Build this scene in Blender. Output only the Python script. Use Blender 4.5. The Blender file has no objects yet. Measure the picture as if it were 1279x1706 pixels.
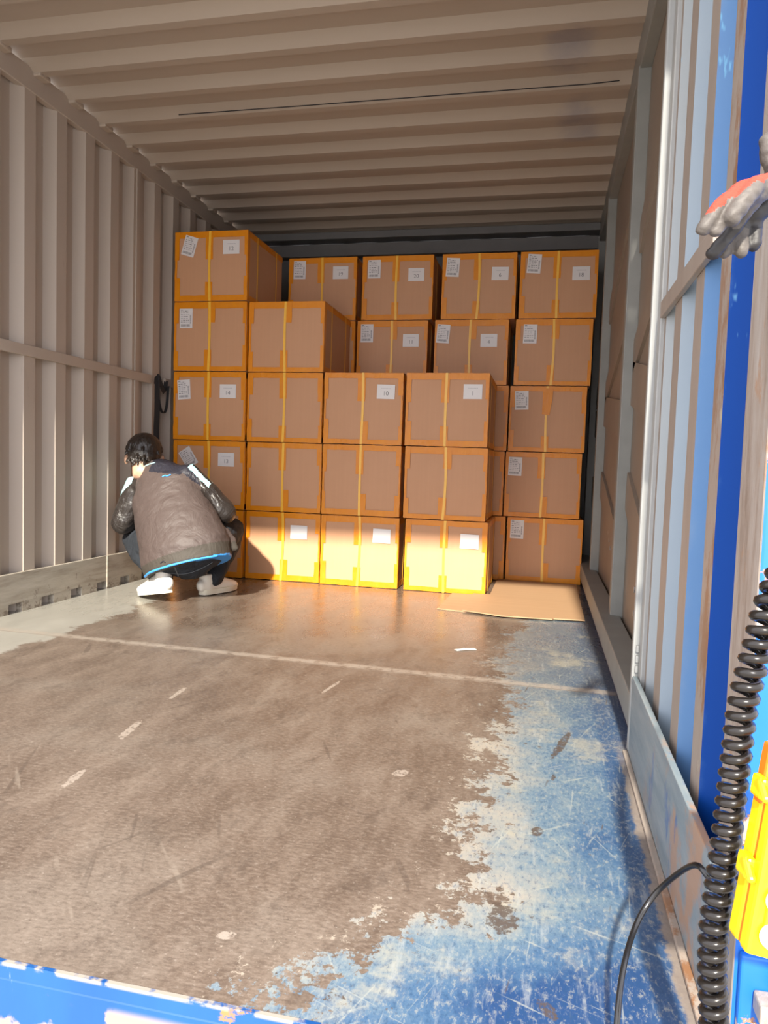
import bpy, bmesh, math, random
from mathutils import Vector, Matrix, Euler, noise as mnoise
random.seed(7)
S = bpy.context.scene
COL = S.collection
V = Vector

# ------------------------------------------------------------------ camera
cam_d = bpy.data.cameras.new('camera'); cam = bpy.data.objects.new('camera', cam_d); COL.objects.link(cam)
R3 = Matrix(((0.9760093, -0.0458417, 0.2128482),
             (0.2151917, 0.0542970, -0.9750612),
             (0.0331414, 0.9974720, 0.0628591)))
cam.matrix_world = Matrix.Translation((0, 0, .68)) @ R3.to_4x4()
cam_d.sensor_fit = 'VERTICAL'; cam_d.sensor_height = 36; cam_d.lens = 1221.14/1706*36
cam_d.clip_start = .02
S.camera = cam

# ------------------------------------------------------------------ light
S.view_settings.view_transform = 'Standard'; S.view_settings.look = 'None'
S.view_settings.gamma = 1; S.view_settings.use_curve_mapping = False
S.view_settings.exposure = 1.15
W = bpy.data.worlds.new('sky'); S.world = W; W.use_nodes = True
W.node_tree.nodes['Background'].inputs[0].default_value = (.93, .93, 1, 1)
W.node_tree.nodes['Background'].inputs[1].default_value = 1.5
sun_d = bpy.data.lights.new('sun', 'SUN'); sun_d.energy = 5.0; sun_d.angle = math.radians(1.6)
sun_d.color = (1, .93, .80)
sun = bpy.data.objects.new('sun', sun_d); COL.objects.link(sun)
sdir = V((-.022, 1, -.635))
sun.rotation_euler = sdir.to_track_quat('-Z', 'Y').to_euler(); sun.location = (0, -6, 5)
S.cycles.diffuse_bounces = 6; S.cycles.max_bounces = 10

# ------------------------------------------------------------------ node helper
class N:
    def __init__(s, name, rough=.6, metal=0, spec=None, coat=0):
        s.m = bpy.data.materials.new(name); s.m.use_nodes = True; s.t = s.m.node_tree
        s.b = s.t.nodes['Principled BSDF']; s.b.inputs['Roughness'].default_value = rough
        s.b.inputs['Metallic'].default_value = metal
        if spec is not None: s.b.inputs['Specular IOR Level'].default_value = spec
        if coat: s.b.inputs['Coat Weight'].default_value = coat; s.b.inputs['Coat Roughness'].default_value = .12
        s.tc = s.t.nodes.new('ShaderNodeTexCoord')
    def new(s, t, **k):
        n = s.t.nodes.new(t)
        for a, b in k.items(): setattr(n, a, b)
        return n
    def put(s, sock, v):
        if isinstance(v, bpy.types.NodeSocket): s.t.links.new(v, sock)
        elif isinstance(v, (tuple, list)) and len(v) == 3 and sock.type == 'RGBA': sock.default_value = (*v, 1)
        else: sock.default_value = v
    def ma(s, op, a, b=0, c=None, clamp=False):
        n = s.new('ShaderNodeMath', operation=op, use_clamp=clamp); s.put(n.inputs[0], a); s.put(n.inputs[1], b)
        if c is not None: s.put(n.inputs[2], c)
        return n.outputs[0]
    def obj(s): return s.tc.outputs['Object']
    def map(s, scale=(1, 1, 1), rot=(0, 0, 0), loc=(0, 0, 0), src=None):
        n = s.new('ShaderNodeMapping'); s.put(n.inputs[0], src or s.obj())
        n.inputs[1].default_value = loc; n.inputs[2].default_value = rot; n.inputs[3].default_value = scale
        return n.outputs[0]
    def noise(s, scale=5, detail=6, rough=.55, vec=None, dist=0):
        n = s.new('ShaderNodeTexNoise'); s.put(n.inputs['Vector'], vec or s.obj())
        n.inputs['Scale'].default_value = scale; n.inputs['Detail'].default_value = detail
        n.inputs['Roughness'].default_value = rough; n.inputs['Distortion'].default_value = dist
        return n.outputs[0]
    def vor(s, scale=5, vec=None, feature='F1'):
        n = s.new('ShaderNodeTexVoronoi', feature=feature); s.put(n.inputs['Vector'], vec or s.obj())
        n.inputs['Scale'].default_value = scale
        return n.outputs['Distance']
    def step(s, v, a, b):
        n = s.new('ShaderNodeMapRange'); n.interpolation_type = 'SMOOTHSTEP'; s.put(n.inputs[0], v)
        s.put(n.inputs[1], a); s.put(n.inputs[2], b)
        return n.outputs[0]
    def ramp(s, v, stops):
        n = s.new('ShaderNodeValToRGB'); s.put(n.inputs[0], v); e = n.color_ramp.elements
        while len(e) < len(stops): e.new(.5)
        for q, (p, c) in zip(e, stops): q.position = p; q.color = (*c, 1)
        return n.outputs[0]
    def mix(s, f, a, b):
        n = s.new('ShaderNodeMix', data_type='RGBA'); s.put(n.inputs[0], f); s.put(n.inputs[6], a); s.put(n.inputs[7], b)
        return n.outputs[2]
    def xyz(s):
        n = s.new('ShaderNodeSeparateXYZ'); s.put(n.inputs[0], s.obj()); return n.outputs
    def col(s, c): s.put(s.b.inputs['Base Color'], c); return s
    def rough(s, v): s.put(s.b.inputs['Roughness'], v); return s
    def bump(s, h, strength=.3, dist=.01):
        n = s.new('ShaderNodeBump'); s.put(n.inputs['Height'], h); n.inputs['Strength'].default_value = strength
        n.inputs['Distance'].default_value = dist; s.put(s.b.inputs['Normal'], n.outputs[0]); return s

def simple(name, c, rough=.6, var=.15, scale=12, metal=0, bump=0, coat=0, bscale=40, spec=None):
    n = N(name, rough, metal, spec, coat)
    f = n.noise(scale)
    n.col(n.mix(f, tuple(x*(1-var) for x in c), tuple(min(1, x*(1+var)) for x in c)))
    if bump: n.bump(n.noise(bscale, 4), bump, .004)
    return n.m

# ------------------------------------------------------------------ materials
def wall_paint():
    n = N('worn_beige_wall_paint', .5, 0, .4)
    a = n.noise(2.2, 6, .6, n.map((1, 1, .25))); b = n.noise(30, 6, .7, n.map((1, 1, .12)))
    c = n.mix(a, (.38, .315, .26), (.48, .415, .355))
    c = n.mix(n.ma('MULTIPLY', n.step(b, .62, .78), .5), c, (.27, .23, .19))
    rust = n.step(n.noise(9, 8, .75), .70, .76)
    c = n.mix(n.ma('MULTIPLY', rust, .55), c, (.20, .12, .07))
    n.col(c).bump(n.noise(60, 3), .08, .003); return n.m
M_wall = wall_paint()

def ceil_paint():
    n = N('ceiling_paint', .5, 0, .4); x, y, z = n.xyz()
    a = n.noise(2.5, 5, .6, n.map((.4, 1, 1)))
    c = n.mix(a, (.36, .295, .235), (.44, .37, .305))
    # two soft blue paint clouds near the right side
    def cloud(cx, cy, rx, ry):
        dx = n.ma('DIVIDE', n.ma('SUBTRACT', x, cx), rx); dy = n.ma('DIVIDE', n.ma('SUBTRACT', y, cy), ry)
        d = n.ma('ADD', n.ma('MULTIPLY', dx, dx), n.ma('MULTIPLY', dy, dy))
        d = n.ma('ADD', d, n.ma('MULTIPLY', n.ma('SUBTRACT', n.noise(5, 5, .6), .5), 4.5))
        return n.step(d, 1.9, -.6)
    k = n.ma('MAXIMUM', cloud(.03, 3.04, .10, .17), cloud(.08, 3.62, .09, .20))
    c = n.mix(n.ma('MULTIPLY', k, .42), c, (.10, .12, .20))
    n.col(c); return n.m
M_ceil = ceil_paint()

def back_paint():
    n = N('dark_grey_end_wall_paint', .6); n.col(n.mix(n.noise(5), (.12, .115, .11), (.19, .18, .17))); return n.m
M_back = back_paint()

def kick_mat(tint):
    n = N('scuffed_kick_plate_'+('left' if tint == 0 else 'right'), .5); x, y, z = n.xyz()
    st = n.noise(16, 8, .7, n.map((1, .18, 1.4)))
    if tint == 0:
        c = n.ramp(st, [(.3, (.26, .22, .17)), (.5, (.40, .36, .30)), (.72, (.50, .46, .39))])
        d = n.step(n.ma('ADD', n.noise(25, 8, .75), n.ma('MULTIPLY', z, -1.2)), .50, .58)
        c = n.mix(n.ma('MULTIPLY', d, .75), c, (.14, .105, .08))
    else:
        c = n.ramp(st, [(.3, (.13, .18, .21)), (.5, (.21, .255, .28)), (.7, (.29, .32, .33))])
        near = n.step(y, 1.9, 1.0)
        d = n.ma('MULTIPLY', n.step(n.noise(9, 8, .7, n.map((1, .5, .35))), .52, .60), near)
        c = n.mix(n.ma('MULTIPLY', d, .8), c, (.40, .22, .12))
        e = n.ma('MULTIPLY', n.step(n.noise(7, 6, .7, n.map((1, .6, .3), loc=(3, 1, 2))), .56, .62), near)
        c = n.mix(e, c, (.05, .12, .30))
    n.col(c).bump(st, .25, .004); return n.m
M_kickL = kick_mat(0); M_kickR = kick_mat(1)

def overspray():
    n = N('overspray_blue_on_grey_paint', .6, 0, .2); x, y, z = n.xyz()
    q = n.ma('ADD', y, n.ma('MULTIPLY', n.ma('SUBTRACT', n.noise(5, 6, .7), .5), .10))
    c = n.ramp(n.ma('SUBTRACT', q, 1.0), [(.0, (.001, .040, .23)), (.17, (.001, .045, .25)), (.21, (.07, .17, .38)), (.36, (.11, .22, .41)),
                                           (.44, (.24, .31, .39)), (.62, (.31, .37, .42)), (.82, (.38, .41, .42))])
    s1 = n.step(n.noise(10, 5, .7, n.map((1, 1, .3), rot=(.3, 0, 0))), .64, .68)
    c = n.mix(n.ma('MULTIPLY', s1, .5), c, (.22, .52, .72))
    r = n.step(n.noise(24, 6, .8), .73, .76)
    c = n.mix(r, c, (.20, .10, .05))
    n.col(c).bump(n.noise(150, 2), .06, .002); return n.m
M_over = overspray()

def flange_mat():
    n = N('bare_brown_grey_flange_paint', .5); x, y, z = n.xyz()
    a = n.noise(18, 8, .7, n.map((1, 1, .2)))
    c = n.mix(a, (.25, .20, .165), (.37, .32, .275))
    near = n.step(y, 1.32, 1.15)
    r = n.ma('MULTIPLY', n.step(n.noise(12, 8, .75, n.map((1, 1, .35))), .47, .56), near)
    c = n.mix(r, c, (.24, .12, .06))
    c = n.mix(n.ma('MULTIPLY', n.ma('MULTIPLY', n.step(n.noise(20, 8, .75, n.map((1, 1, .4), loc=(4, 2, 1))), .6, .64), near), .8), c, (.50, .45, .33))
    n.col(c).bump(a, .3, .004); return n.m
M_flange = flange_mat()
M_palepost = simple('pale_cream_post_paint', (.34, .345, .335), .5, .12, 20)
M_panel = simple('far_panel_paint', (.25, .20, .155), .5, .18, 6, bump=.1)
M_greyrail = simple('grey_green_rail_paint', (.235, .235, .215), .5, .2, 9)

def postside():
    n = N('corner_post_worn_side', .55); a = n.noise(22, 9, .75, n.map((1, 1, .12)))
    c = n.ramp(a, [(.32, (.17, .12, .09)), (.5, (.33, .28, .24)), (.7, (.42, .39, .36))])
    r = n.step(n.noise(8, 8, .7, n.map((1, 1, .5))), .55, .62)
    c = n.mix(n.ma('MULTIPLY', r, .7), c, (.36, .20, .11))
    n.col(c).bump(a, .5, .004); return n.m
M_postside = postside()
def bluepaint(name='bright_blue_exterior_paint', amt=.60):
    n = N(name, .45); f = n.noise(9, 9, .65)
    c = n.mix(n.noise(4, 4), (.004, .085, .42), (.01, .15, .58))
    c = n.mix(n.step(f, amt, amt+.02), c, (.58, .50, .43))
    e = n.ma('MULTIPLY', n.step(f, amt-.015, amt), n.step(f, amt+.02, amt+.005))
    c = n.mix(e, c, (.35, .16, .07))
    n.col(c).bump(n.step(f, amt, amt+.02), .3, .003); return n.m
M_blue = bluepaint()

def sillmat():
    n = N('sill_blue_paint', .5); x, y, z = n.xyz()
    c = n.mix(n.noise(10, 6, .6, n.map((1, 1, .3))), (.001, .045, .19), (.008, .085, .28))
    o = n.ma('MULTIPLY', n.step(n.noise(7, 8, .7, n.map((1, 1, 1.4))), .55, .59), n.step(z, -.045, -.01))
    c = n.mix(o, c, (.27, .14, .05))
    k = n.ma('MULTIPLY', n.step(n.noise(3.4, 8, .6), .50, .53), n.step(z, -.030, -.045))
    c = n.mix(k, c, (.29, .22, .165))
    w = n.step(n.noise(40, 6, .7, n.map((1, 1, .15))), .66, .70)
    c = n.mix(n.ma('MULTIPLY', w, .7), c, (.2, .25, .34))
    e = n.step(z, -.006, -.001)
    c = n.mix(n.ma('MULTIPLY', e, n.step(n.noise(30, 5), .38, .5)), c, (.30, .27, .23))
    n.col(c); return n.m
M_sill = sillmat()

def floormat():
    n = N('worn_container_floor', .5, 0, .5); x, y, z = n.xyz()
    n1 = n.noise(2.6, 10, .68); n2 = n.noise(17, 9, .72); n3 = n.noise(60, 6, .7)
    diag = n.map((1, .35, 1), rot=(0, 0, -.35))
    st = n.noise(9, 10, .72, diag)
    # trodden brown
    br = n.ramp(st, [(.30, (.085, .060, .045)), (.45, (.125, .092, .070)), (.57, (.160, .122, .095)), (.74, (.215, .172, .136))])
    br = n.mix(n.ma('MULTIPLY', n.step(n.noise(1.7, 6, .6, n.map(loc=(5, 3, 0))), .48, .66), .45), br, (.205, .175, .145))
    br = n.mix(n.ma('MULTIPLY', n.step(n3, .55, .75), .6), br, (.075, .055, .043))
    br = n.mix(n.ma('MULTIPLY', n.step(n.noise(110, 3, .6), .60, .72), .55), br, (.28, .24, .20))
    # distance across the wear edge
    near = n.step(y, 1.15, .84)
    xb = n.ma('ADD', -.10, n.ma('MULTIPLY', near, -.20))
    d = n.ma('SUBTRACT', x, xb)
    d = n.ma('ADD', d, n.ma('MULTIPLY', n.ma('SUBTRACT', n1, .5), .40))
    d = n.ma('ADD', d, n.ma('MULTIPLY', n.ma('SUBTRACT', n2, .5), .50))
    d = n.ma('ADD', d, n.ma('MULTIPLY', n.ma('SUBTRACT', n3, .5), .30))
    paint = n.step(d, -.008, .006)
    def streak(rot, scale, asp, lo, hi, loc):
        m1 = n.map((1, 1, 1), rot=(0, 0, rot), loc=loc)
        return n.step(n.noise(scale, 2, .5, n.map((1, asp, 1), src=m1)), lo, hi)
    dist = n.ma('SUBTRACT', x, xb)
    mott = n.noise(6, 9, .72, n.map((1, .8, 1), loc=(1, 7, 0)))
    dd = n.ma('ADD', dist, n.ma('MULTIPLY', n.ma('SUBTRACT', mott, .5), .62))
    dd = n.ma('ADD', dd, n.ma('MULTIPLY', near, .16))
    dd = n.ma('ADD', dd, n.ma('MULTIPLY', n.ma('SUBTRACT', n2, .5), .22))
    bl = n.ramp(n.ma('ADD', dd, .1), [(.05, (.33, .295, .245)), (.15, (.235, .25, .245)), (.25, (.125, .185, .235)), (.38, (.055, .115, .205)), (.52, (.016, .052, .145))])
    band = n.ma('MULTIPLY', n.step(n.ma('ADD', x, n.ma('MULTIPLY', n.ma('SUBTRACT', n2, .5), .06)), .150, .175), .8)
    bl = n.mix(band, bl, n.mix(n3, (.012, .045, .125), (.045, .095, .19)))
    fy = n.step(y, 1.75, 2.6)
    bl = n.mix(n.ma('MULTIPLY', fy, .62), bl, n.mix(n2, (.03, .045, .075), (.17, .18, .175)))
    cr_ = n.step(n.noise(5, 8, .7, n.map(loc=(2, 8, 0))), .53, .66)
    bl = n.mix(n.ma('MULTIPLY', cr_, .55), bl, (.36, .33, .245))
    ws = n.step(n.noise(45, 5, .7, n.map((1, .16, 1), rot=(0, 0, .12))), .54, .70)
    bl = n.mix(n.ma('MULTIPLY', ws, .42), bl, (.36, .375, .36))
    for k_, (ro_, sc_, asp) in enumerate(((.08, 110, .05), (-.5, 80, .035), (.9, 90, .04), (-1.2, 100, .05), (.35, 120, .03))):
        rg = n.ma('MULTIPLY', streak(ro_, sc_, asp, .66, .72, (k_, 2*k_, 0)), n.step(n.noise(7, 3, .5, n.map(loc=(k_, 5, 0))), .42, .55))
        bl = n.mix(n.ma('MULTIPLY', rg, .5), bl, (.34, .35, .31))
    sp = n.noise(120, 5, .8, n.map((1, .5, 1)))
    bl = n.mix(n.ma('MULTIPLY', n.step(sp, .52, .62), .5), bl, (.30, .30, .26))
    bl = n.mix(n.ma('MULTIPLY', n.step(sp, .47, .38), .5), bl, (.02, .055, .12))
    # brown left clinging to the paint, thick near the wear edge
    cl = n.ma('SUBTRACT', n.noise(20, 12, .82, n.map(loc=(9, 4, 0))), n.ma('MULTIPLY', n.step(dist, 0, .30), .055))
    bl = n.mix(n.step(cl, .590, .600), bl, (.085, .062, .048))
    dk = n.ma('MULTIPLY', streak(.15, 60, .06, .68, .71, (4, 4, 0)), n.step(n.noise(6, 3, .5, n.map(loc=(7, 1, 0))), .50, .56))
    bl = n.mix(n.ma('MULTIPLY', dk, .8), bl, (.085, .062, .048))
    # cream flecks inside the brown close to the edge, and long faint drag lines
    fk = n.ma('SUBTRACT', n.noise(34, 10, .82, n.map(loc=(1, 2, 0))), n.ma('MULTIPLY', n.step(dist, -.04, -.30), .16))
    fk = n.ma('ADD', fk, n.ma('MULTIPLY', n.ma('SUBTRACT', n1, .5), .35))
    br = n.mix(n.ma('MULTIPLY', n.step(fk, .575, .60), .9), br, (.36, .31, .25))
    gr = n.noise(150, 5, .75, n.map((.45, 1, 1)))
    br = n.mix(n.ma('MULTIPLY', n.step(gr, .46, .68), .42), br, (.27, .22, .18))
    br = n.mix(n.ma('MULTIPLY', n.step(gr, .50, .34), .45), br, (.07, .05, .04))
    for k_, ro_ in enumerate((-.42, -.70, .5)):
        rg = n.ma('MULTIPLY', streak(ro_, 40, .05, .66, .72, (k_*4, 2, 0)), n.step(n.noise(4, 3, .5, n.map(loc=(k_*2, 9, 0))), .50, .60))
        br = n.mix(n.ma('MULTIPLY', rg, .4), br, (.28, .235, .19) if k_ == 1 else (.055, .04, .032))
    pat = n.step(n.noise(13, 9, .75, n.map((1, .6, 1), rot=(0, 0, -.4), loc=(3, 3, 0))), .52, .64)
    br = n.mix(n.ma('MULTIPLY', pat, .38), br, (.060, .044, .035))
    c = n.mix(paint, br, bl)
    # rust-brown strip along the right foot
    rs = n.step(n.ma('ADD', x, n.ma('MULTIPLY', n.ma('SUBTRACT', n2, .5), .05)), .198, .206)
    c = n.mix(n.ma('MULTIPLY', n.ma('MULTIPLY', rs, n.step(y, 2.0, 1.6)), .85), c, n.mix(n3, (.17, .13, .10), (.30, .25, .20)))
    # pale strip along the left foot
    lp = n.ma('ADD', x, n.ma('MULTIPLY', n.ma('SUBTRACT', n1, .5), .45))
    lp = n.ma('ADD', lp, n.ma('MULTIPLY', n.ma('SUBTRACT', n2, .5), .18))
    pl = n.step(lp, -1.765, -1.80)
    c = n.mix(n.ma('MULTIPLY', pl, .92), c, n.mix(st, (.25, .24, .21), (.36, .35, .315)))
    # weld seam across
    sy = n.ma('SUBTRACT', y, n.ma('ADD', 2.345, n.ma('MULTIPLY', x, -.04)))
    sd = n.ma('ABSOLUTE', n.ma('ADD', sy, n.ma('MULTIPLY', n.ma('SUBTRACT', n.noise(14, 6), .5), .03)))
    sm = n.ma('MULTIPLY', n.step(sd, .036, .010), n.step(n.noise(24, 8, .75), .36, .52))
    c = n.mix(n.ma('MULTIPLY', sm, .72), c, (.33, .285, .24))
    c = n.mix(n.ma('MULTIPLY', n.step(n.ma('ABSOLUTE', n.ma('ADD', sy, .018)), .004, .001), .6), c, (.12, .09, .07))
    # separate worn marks
    def seg(x0, y0, x1, y1, w, colr, amt=.9):
        nonlocal c
        L = math.hypot(x1-x0, y1-y0); ux, uy = (x1-x0)/L, (y1-y0)/L
        a = n.ma('ADD', n.ma('MULTIPLY', n.ma('SUBTRACT', x, (x0+x1)/2), ux), n.ma('MULTIPLY', n.ma('SUBTRACT', y, (y0+y1)/2), uy))
        b = n.ma('ADD', n.ma('MULTIPLY', n.ma('SUBTRACT', x, (x0+x1)/2), -uy), n.ma('MULTIPLY', n.ma('SUBTRACT', y, (y0+y1)/2), ux))
        q = n.ma('ADD', n.ma('POWER', n.ma('ABSOLUTE', n.ma('DIVIDE', a, L/2)), 2), n.ma('POWER', n.ma('ABSOLUTE', n.ma('DIVIDE', b, w/2)), 2))
        q = n.ma('ADD', q, n.ma('ADD', n.ma('MULTIPLY', n.ma('SUBTRACT', n3, .5), 3.4), n.ma('MULTIPLY', n.ma('SUBTRACT', n2, .5), 3.0)))
        c = n.mix(n.ma('MULTIPLY', n.ma('MULTIPLY', n.step(q, 1.1, .8), n.step(n.noise(70, 8, .8), .40, .50)), amt), c, colr)
    pale = (.33, .28, .235)
    for a in ((-1.02, 1.99, -1.012, 1.86, .016), (-.995, 1.68, -.975, 1.55, .022), (-.95, 1.385, -.935, 1.29, .020), (-.43, .935, -.405, .955, .018),
              (-.62, 2.05, -.60, 2.2, .012), (-.30, 1.55, -.27, 1.58, .03)):
        seg(*a, pale)
    for a in ((.095, 1.96, .045, 1.75, .02), (-.034, 1.055, -.034, 1.125, .05), (.02, .93, .045, .90, .02), (.01, 1.36, .02, 1.40, .02), (.045, 1.62, .05, 1.66, .01)):
        seg(*a, (.075, .055, .043))
    n.col(c)
    ro = n.ma('ADD', n.ma('MULTIPLY', st, .40), n.ma('MULTIPLY', n.step(y, 2.9, 2.3), .14))
    n.rough(n.ma('ADD', ro, .08))
    n.bump(n.ma('ADD', n.ma('MULTIPLY', n2, .5), n.ma('MULTIPLY', sm, .6)), .12, .005)
    return n.m
M_floor = floormat()

def cartonmat():
    n = N('brown_cardboard', .55, 0, .35)
    v = n.noise(90, 2, .5, n.map((1, 1, .02)))
    c = n.mix(n.noise(4, 5), (.55, .29, .155), (.63, .35, .20))
    c = n.mix(n.ma('MULTIPLY', v, .25), c, (.44, .24, .13))
    n.col(c).bump(v, .10, .002); return n.m
M_carton = cartonmat()
def tapemat():
    n = N('orange_packing_tape', .22, 0, .35)
    f = n.noise(14, 6, .6)
    n.col(n.mix(f, (.66, .20, .004), (.80, .30, .008)))
    n.rough(n.ma('ADD', .18, n.ma('MULTIPLY', n.noise(30, 4), .35)))
    n.bump(n.noise(26, 4, .6, n.map((1, 1, .5)), 1.5), .7, .003); return n.m
M_tape = tapemat()
M_strap = simple('yellow_plastic_strap', (.90, .50, .05), .35, .1, 30)
M_paper = simple('white_label_paper', (.74, .71, .70), .45, .03)
M_ink = simple('grey_print', (.20, .19, .20), .6, .1)
M_paleink = simple('pale_grey_print', (.46, .45, .46), .6, .1)
M_sheet = None
def sheetmat():
    n = N('flattened_cardboard', .6); s = n.noise(40, 4, .6, n.map((.05, 1, 1)))
    n.col(n.mix(s, (.36, .215, .115), (.45, .285, .16))); return n.m
M_sheet = sheetmat()
M_black = simple('black_rubber', (.008, .008, .009), .22, .2, spec=.6)
M_hose = simple('black_glossy_coil_plastic', (.012, .010, .009), .24, .3, 60, spec=.4)
M_web_shade = simple('black_webbing_and_shade', (.012, .012, .014), .75)
M_yellow = simple('yellow_remote_plastic', (.85, .53, .005), .35, .04)
M_orange = simple('orange_remote_gasket', (.80, .17, .01), .4, .05)
M_button = simple('white_button_rubber', (.85, .83, .80), .4, .03)
M_skin = simple('skin', (.55, .33, .22), .5, .08)
M_hair = None
def hairmat():
    n = N('black_hair', .38, 0, .6); s = n.noise(60, 4, .6, n.map((1, 1, .12)))
    n.col(n.mix(s, (.010, .008, .007), (.040, .030, .024))).bump(s, .9, .006); return n.m
M_hair = hairmat()
def clothmat(name, c, rough=.55, s=.5, sheen=0, sc=9):
    n = N(name, rough, 0, .4)
    w = n.noise(sc, 4, .55, n.map((1.1, 1.1, .8), rot=(.2, .9, .3)), 1.2)
    f = n.noise(140, 2)
    n.col(n.mix(f, tuple(x*.86 for x in c), tuple(x*1.12 for x in c)))
    n.bump(w, s, .035); 
    if sheen: n.b.inputs['Sheen Weight'].default_value = sheen
    return n.m
M_jacket = clothmat('grey_brown_satin_nylon', (.074, .054, .049), .58, .32)
M_sleeve = clothmat('charcoal_sleeve_nylon', (.028, .023, .021), .34, .6)
M_yoke = clothmat('blue_black_yoke', (.020, .019, .028), .5, .6)
M_cyan = clothmat('pale_cyan_insert', (.42, .78, .80), .5, .3)
M_band = clothmat('brown_grey_rib_band', (.050, .042, .034), .7, .3)
M_bluepipe = clothmat('bright_blue_piping', (.05, .30, .78), .5, .1)
M_denim = clothmat('dark_blue_denim', (.018, .022, .029), .8, .6)
M_denimseam = clothmat('grey_denim_seam', (.10, .11, .12), .8, .1)
M_shoe = simple('off_white_sneaker', (.78, .74, .66), .5, .05)
M_sole = simple('cream_rubber_sole', (.80, .76, .62), .5, .05)
M_lace = simple('white_laces', (.82, .8, .75), .7, .05)
M_gred = simple('coral_red_knit', (.42, .040, .022), .9, .2, 40, bump=.6, bscale=160)
M_ggrey = simple('grey_worn_latex_coating', (.075, .064, .056), .6, .6, 60, bump=.4, bscale=90)
M_gdark = simple('dark_grey_latex_coating', (.018, .016, .016), .55, .4, 40, bump=.3, bscale=90)
M_ground = simple('yard_concrete', (.38, .36, .33), .8, .15, 1.5)
M_steel = simple('galvanised_steel', (.4, .4, .4), .4, .1, metal=.6)
M_scrap = simple('white_paper_scrap', (.80, .79, .74), .5, .02)

# ------------------------------------------------------------------ mesh helpers
def link(name, bm, mats, parent=None, smooth=False):
    me = bpy.data.meshes.new(name)
    bmesh.ops.recalc_face_normals(bm, faces=bm.faces)
    bm.to_mesh(me); bm.free()
    for m in (mats if isinstance(mats, (list, tuple)) else [mats]): me.materials.append(m)
    if smooth: me.polygons.foreach_set('use_smooth', [True]*len(me.polygons))
    o = bpy.data.objects.new(name, me); COL.objects.link(o)
    if parent: o.parent = parent
    return o
def tag(o, label=None, cat=None, group=None, kind=None):
    if label: o['label'] = label
    if cat: o['category'] = cat
    if group: o['group'] = group
    if kind: o['kind'] = kind
    return o
def empty(name, loc, label, cat, group=None, rz=0):
    o = bpy.data.objects.new(name, None); COL.objects.link(o); o.location = loc; o.rotation_euler.z = rz
    o.empty_display_size = .1
    return tag(o, label, cat, group)
def struct(o): o['kind'] = 'structure'; return o
def box(bm, x0, x1, y0, y1, z0, z1, mat=0, bev=0, M=None):
    vs = [bm.verts.new((x, y, z)) for x in (x0, x1) for y in (y0, y1) for z in (z0, z1)]
    fs = [bm.faces.new([vs[i] for i in q]) for q in ((0, 1, 3, 2), (4, 6, 7, 5), (0, 4, 5, 1), (2, 3, 7, 6), (0, 2, 6, 4), (1, 5, 7, 3))]
    for f in fs: f.material_index = mat
    if bev:
        es = {e for f in fs for e in f.edges}
        r = bmesh.ops.bevel(bm, geom=list(es), offset=bev, segments=2, profile=.5, affect='EDGES', material=-1)
        vs = list({v for f in r['faces'] for v in f.verts} | {v for v in vs if v.is_valid})
    if M is not None:
        for v in vs: v.co = M @ v.co
    return vs
def tube(bm, pts, rad, seg=14, caps=True, mat=0, flat=None):
    """swept tube through pts; rad scalar/list; flat = list of (ra, rb, side vector) for elliptical rings"""
    n = len(pts); pts = [V(p) for p in pts]
    if not isinstance(rad, (list, tuple)): rad = [rad]*n
    rings = []; up = None
    P = []; RR = []
    for i in range(n):
        t = (pts[min(i+1, n-1)]-pts[max(i-1, 0)]).normalized()
        if flat: side = V(flat[i][2]); side = (side-t*side.dot(t)).normalized(); ra, rb = flat[i][0], flat[i][1]
        else:
            if up is None: up = t.orthogonal()
            up = (up-t*up.dot(t)).normalized(); side = up; ra = rb = rad[i]
        oth = t.cross(side)
        if caps and i == 0:
            for a in (80, 55, 28):
                k = math.cos(math.radians(a)); d = math.sin(math.radians(a))*min(ra, rb)
                rings.append([bm.verts.new(pts[i]-t*d+(side*ra*math.cos(j*2*math.pi/seg)+oth*rb*math.sin(j*2*math.pi/seg))*k) for j in range(seg)])
        rings.append([bm.verts.new(pts[i]+side*ra*math.cos(j*2*math.pi/seg)+oth*rb*math.sin(j*2*math.pi/seg)) for j in range(seg)])
        if caps and i == n-1:
            for a in (28, 55, 80):
                k = math.cos(math.radians(a)); d = math.sin(math.radians(a))*min(ra, rb)
                rings.append([bm.verts.new(pts[i]+t*d+(side*ra*math.cos(j*2*math.pi/seg)+oth*rb*math.sin(j*2*math.pi/seg))*k) for j in range(seg)])
    for a, b in zip(rings[:-1], rings[1:]):
        for j in range(seg):
            f = bm.faces.new([a[j], a[(j+1) % seg], b[(j+1) % seg], b[j]]); f.material_index = mat
    for r in (rings[0][::-1], rings[-1]):
        f = bm.faces.new(r); f.material_index = mat
def ell(bm, c, r, rot=None, seg=20):
    M = Matrix.Translation(V(c)) @ ((rot.to_4x4()) if rot is not None else Matrix.Identity(4)) @ Matrix.Diagonal((*r, 1))
    bmesh.ops.create_uvsphere(bm, u_segments=seg, v_segments=seg//2+2, radius=1, matrix=M)
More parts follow.
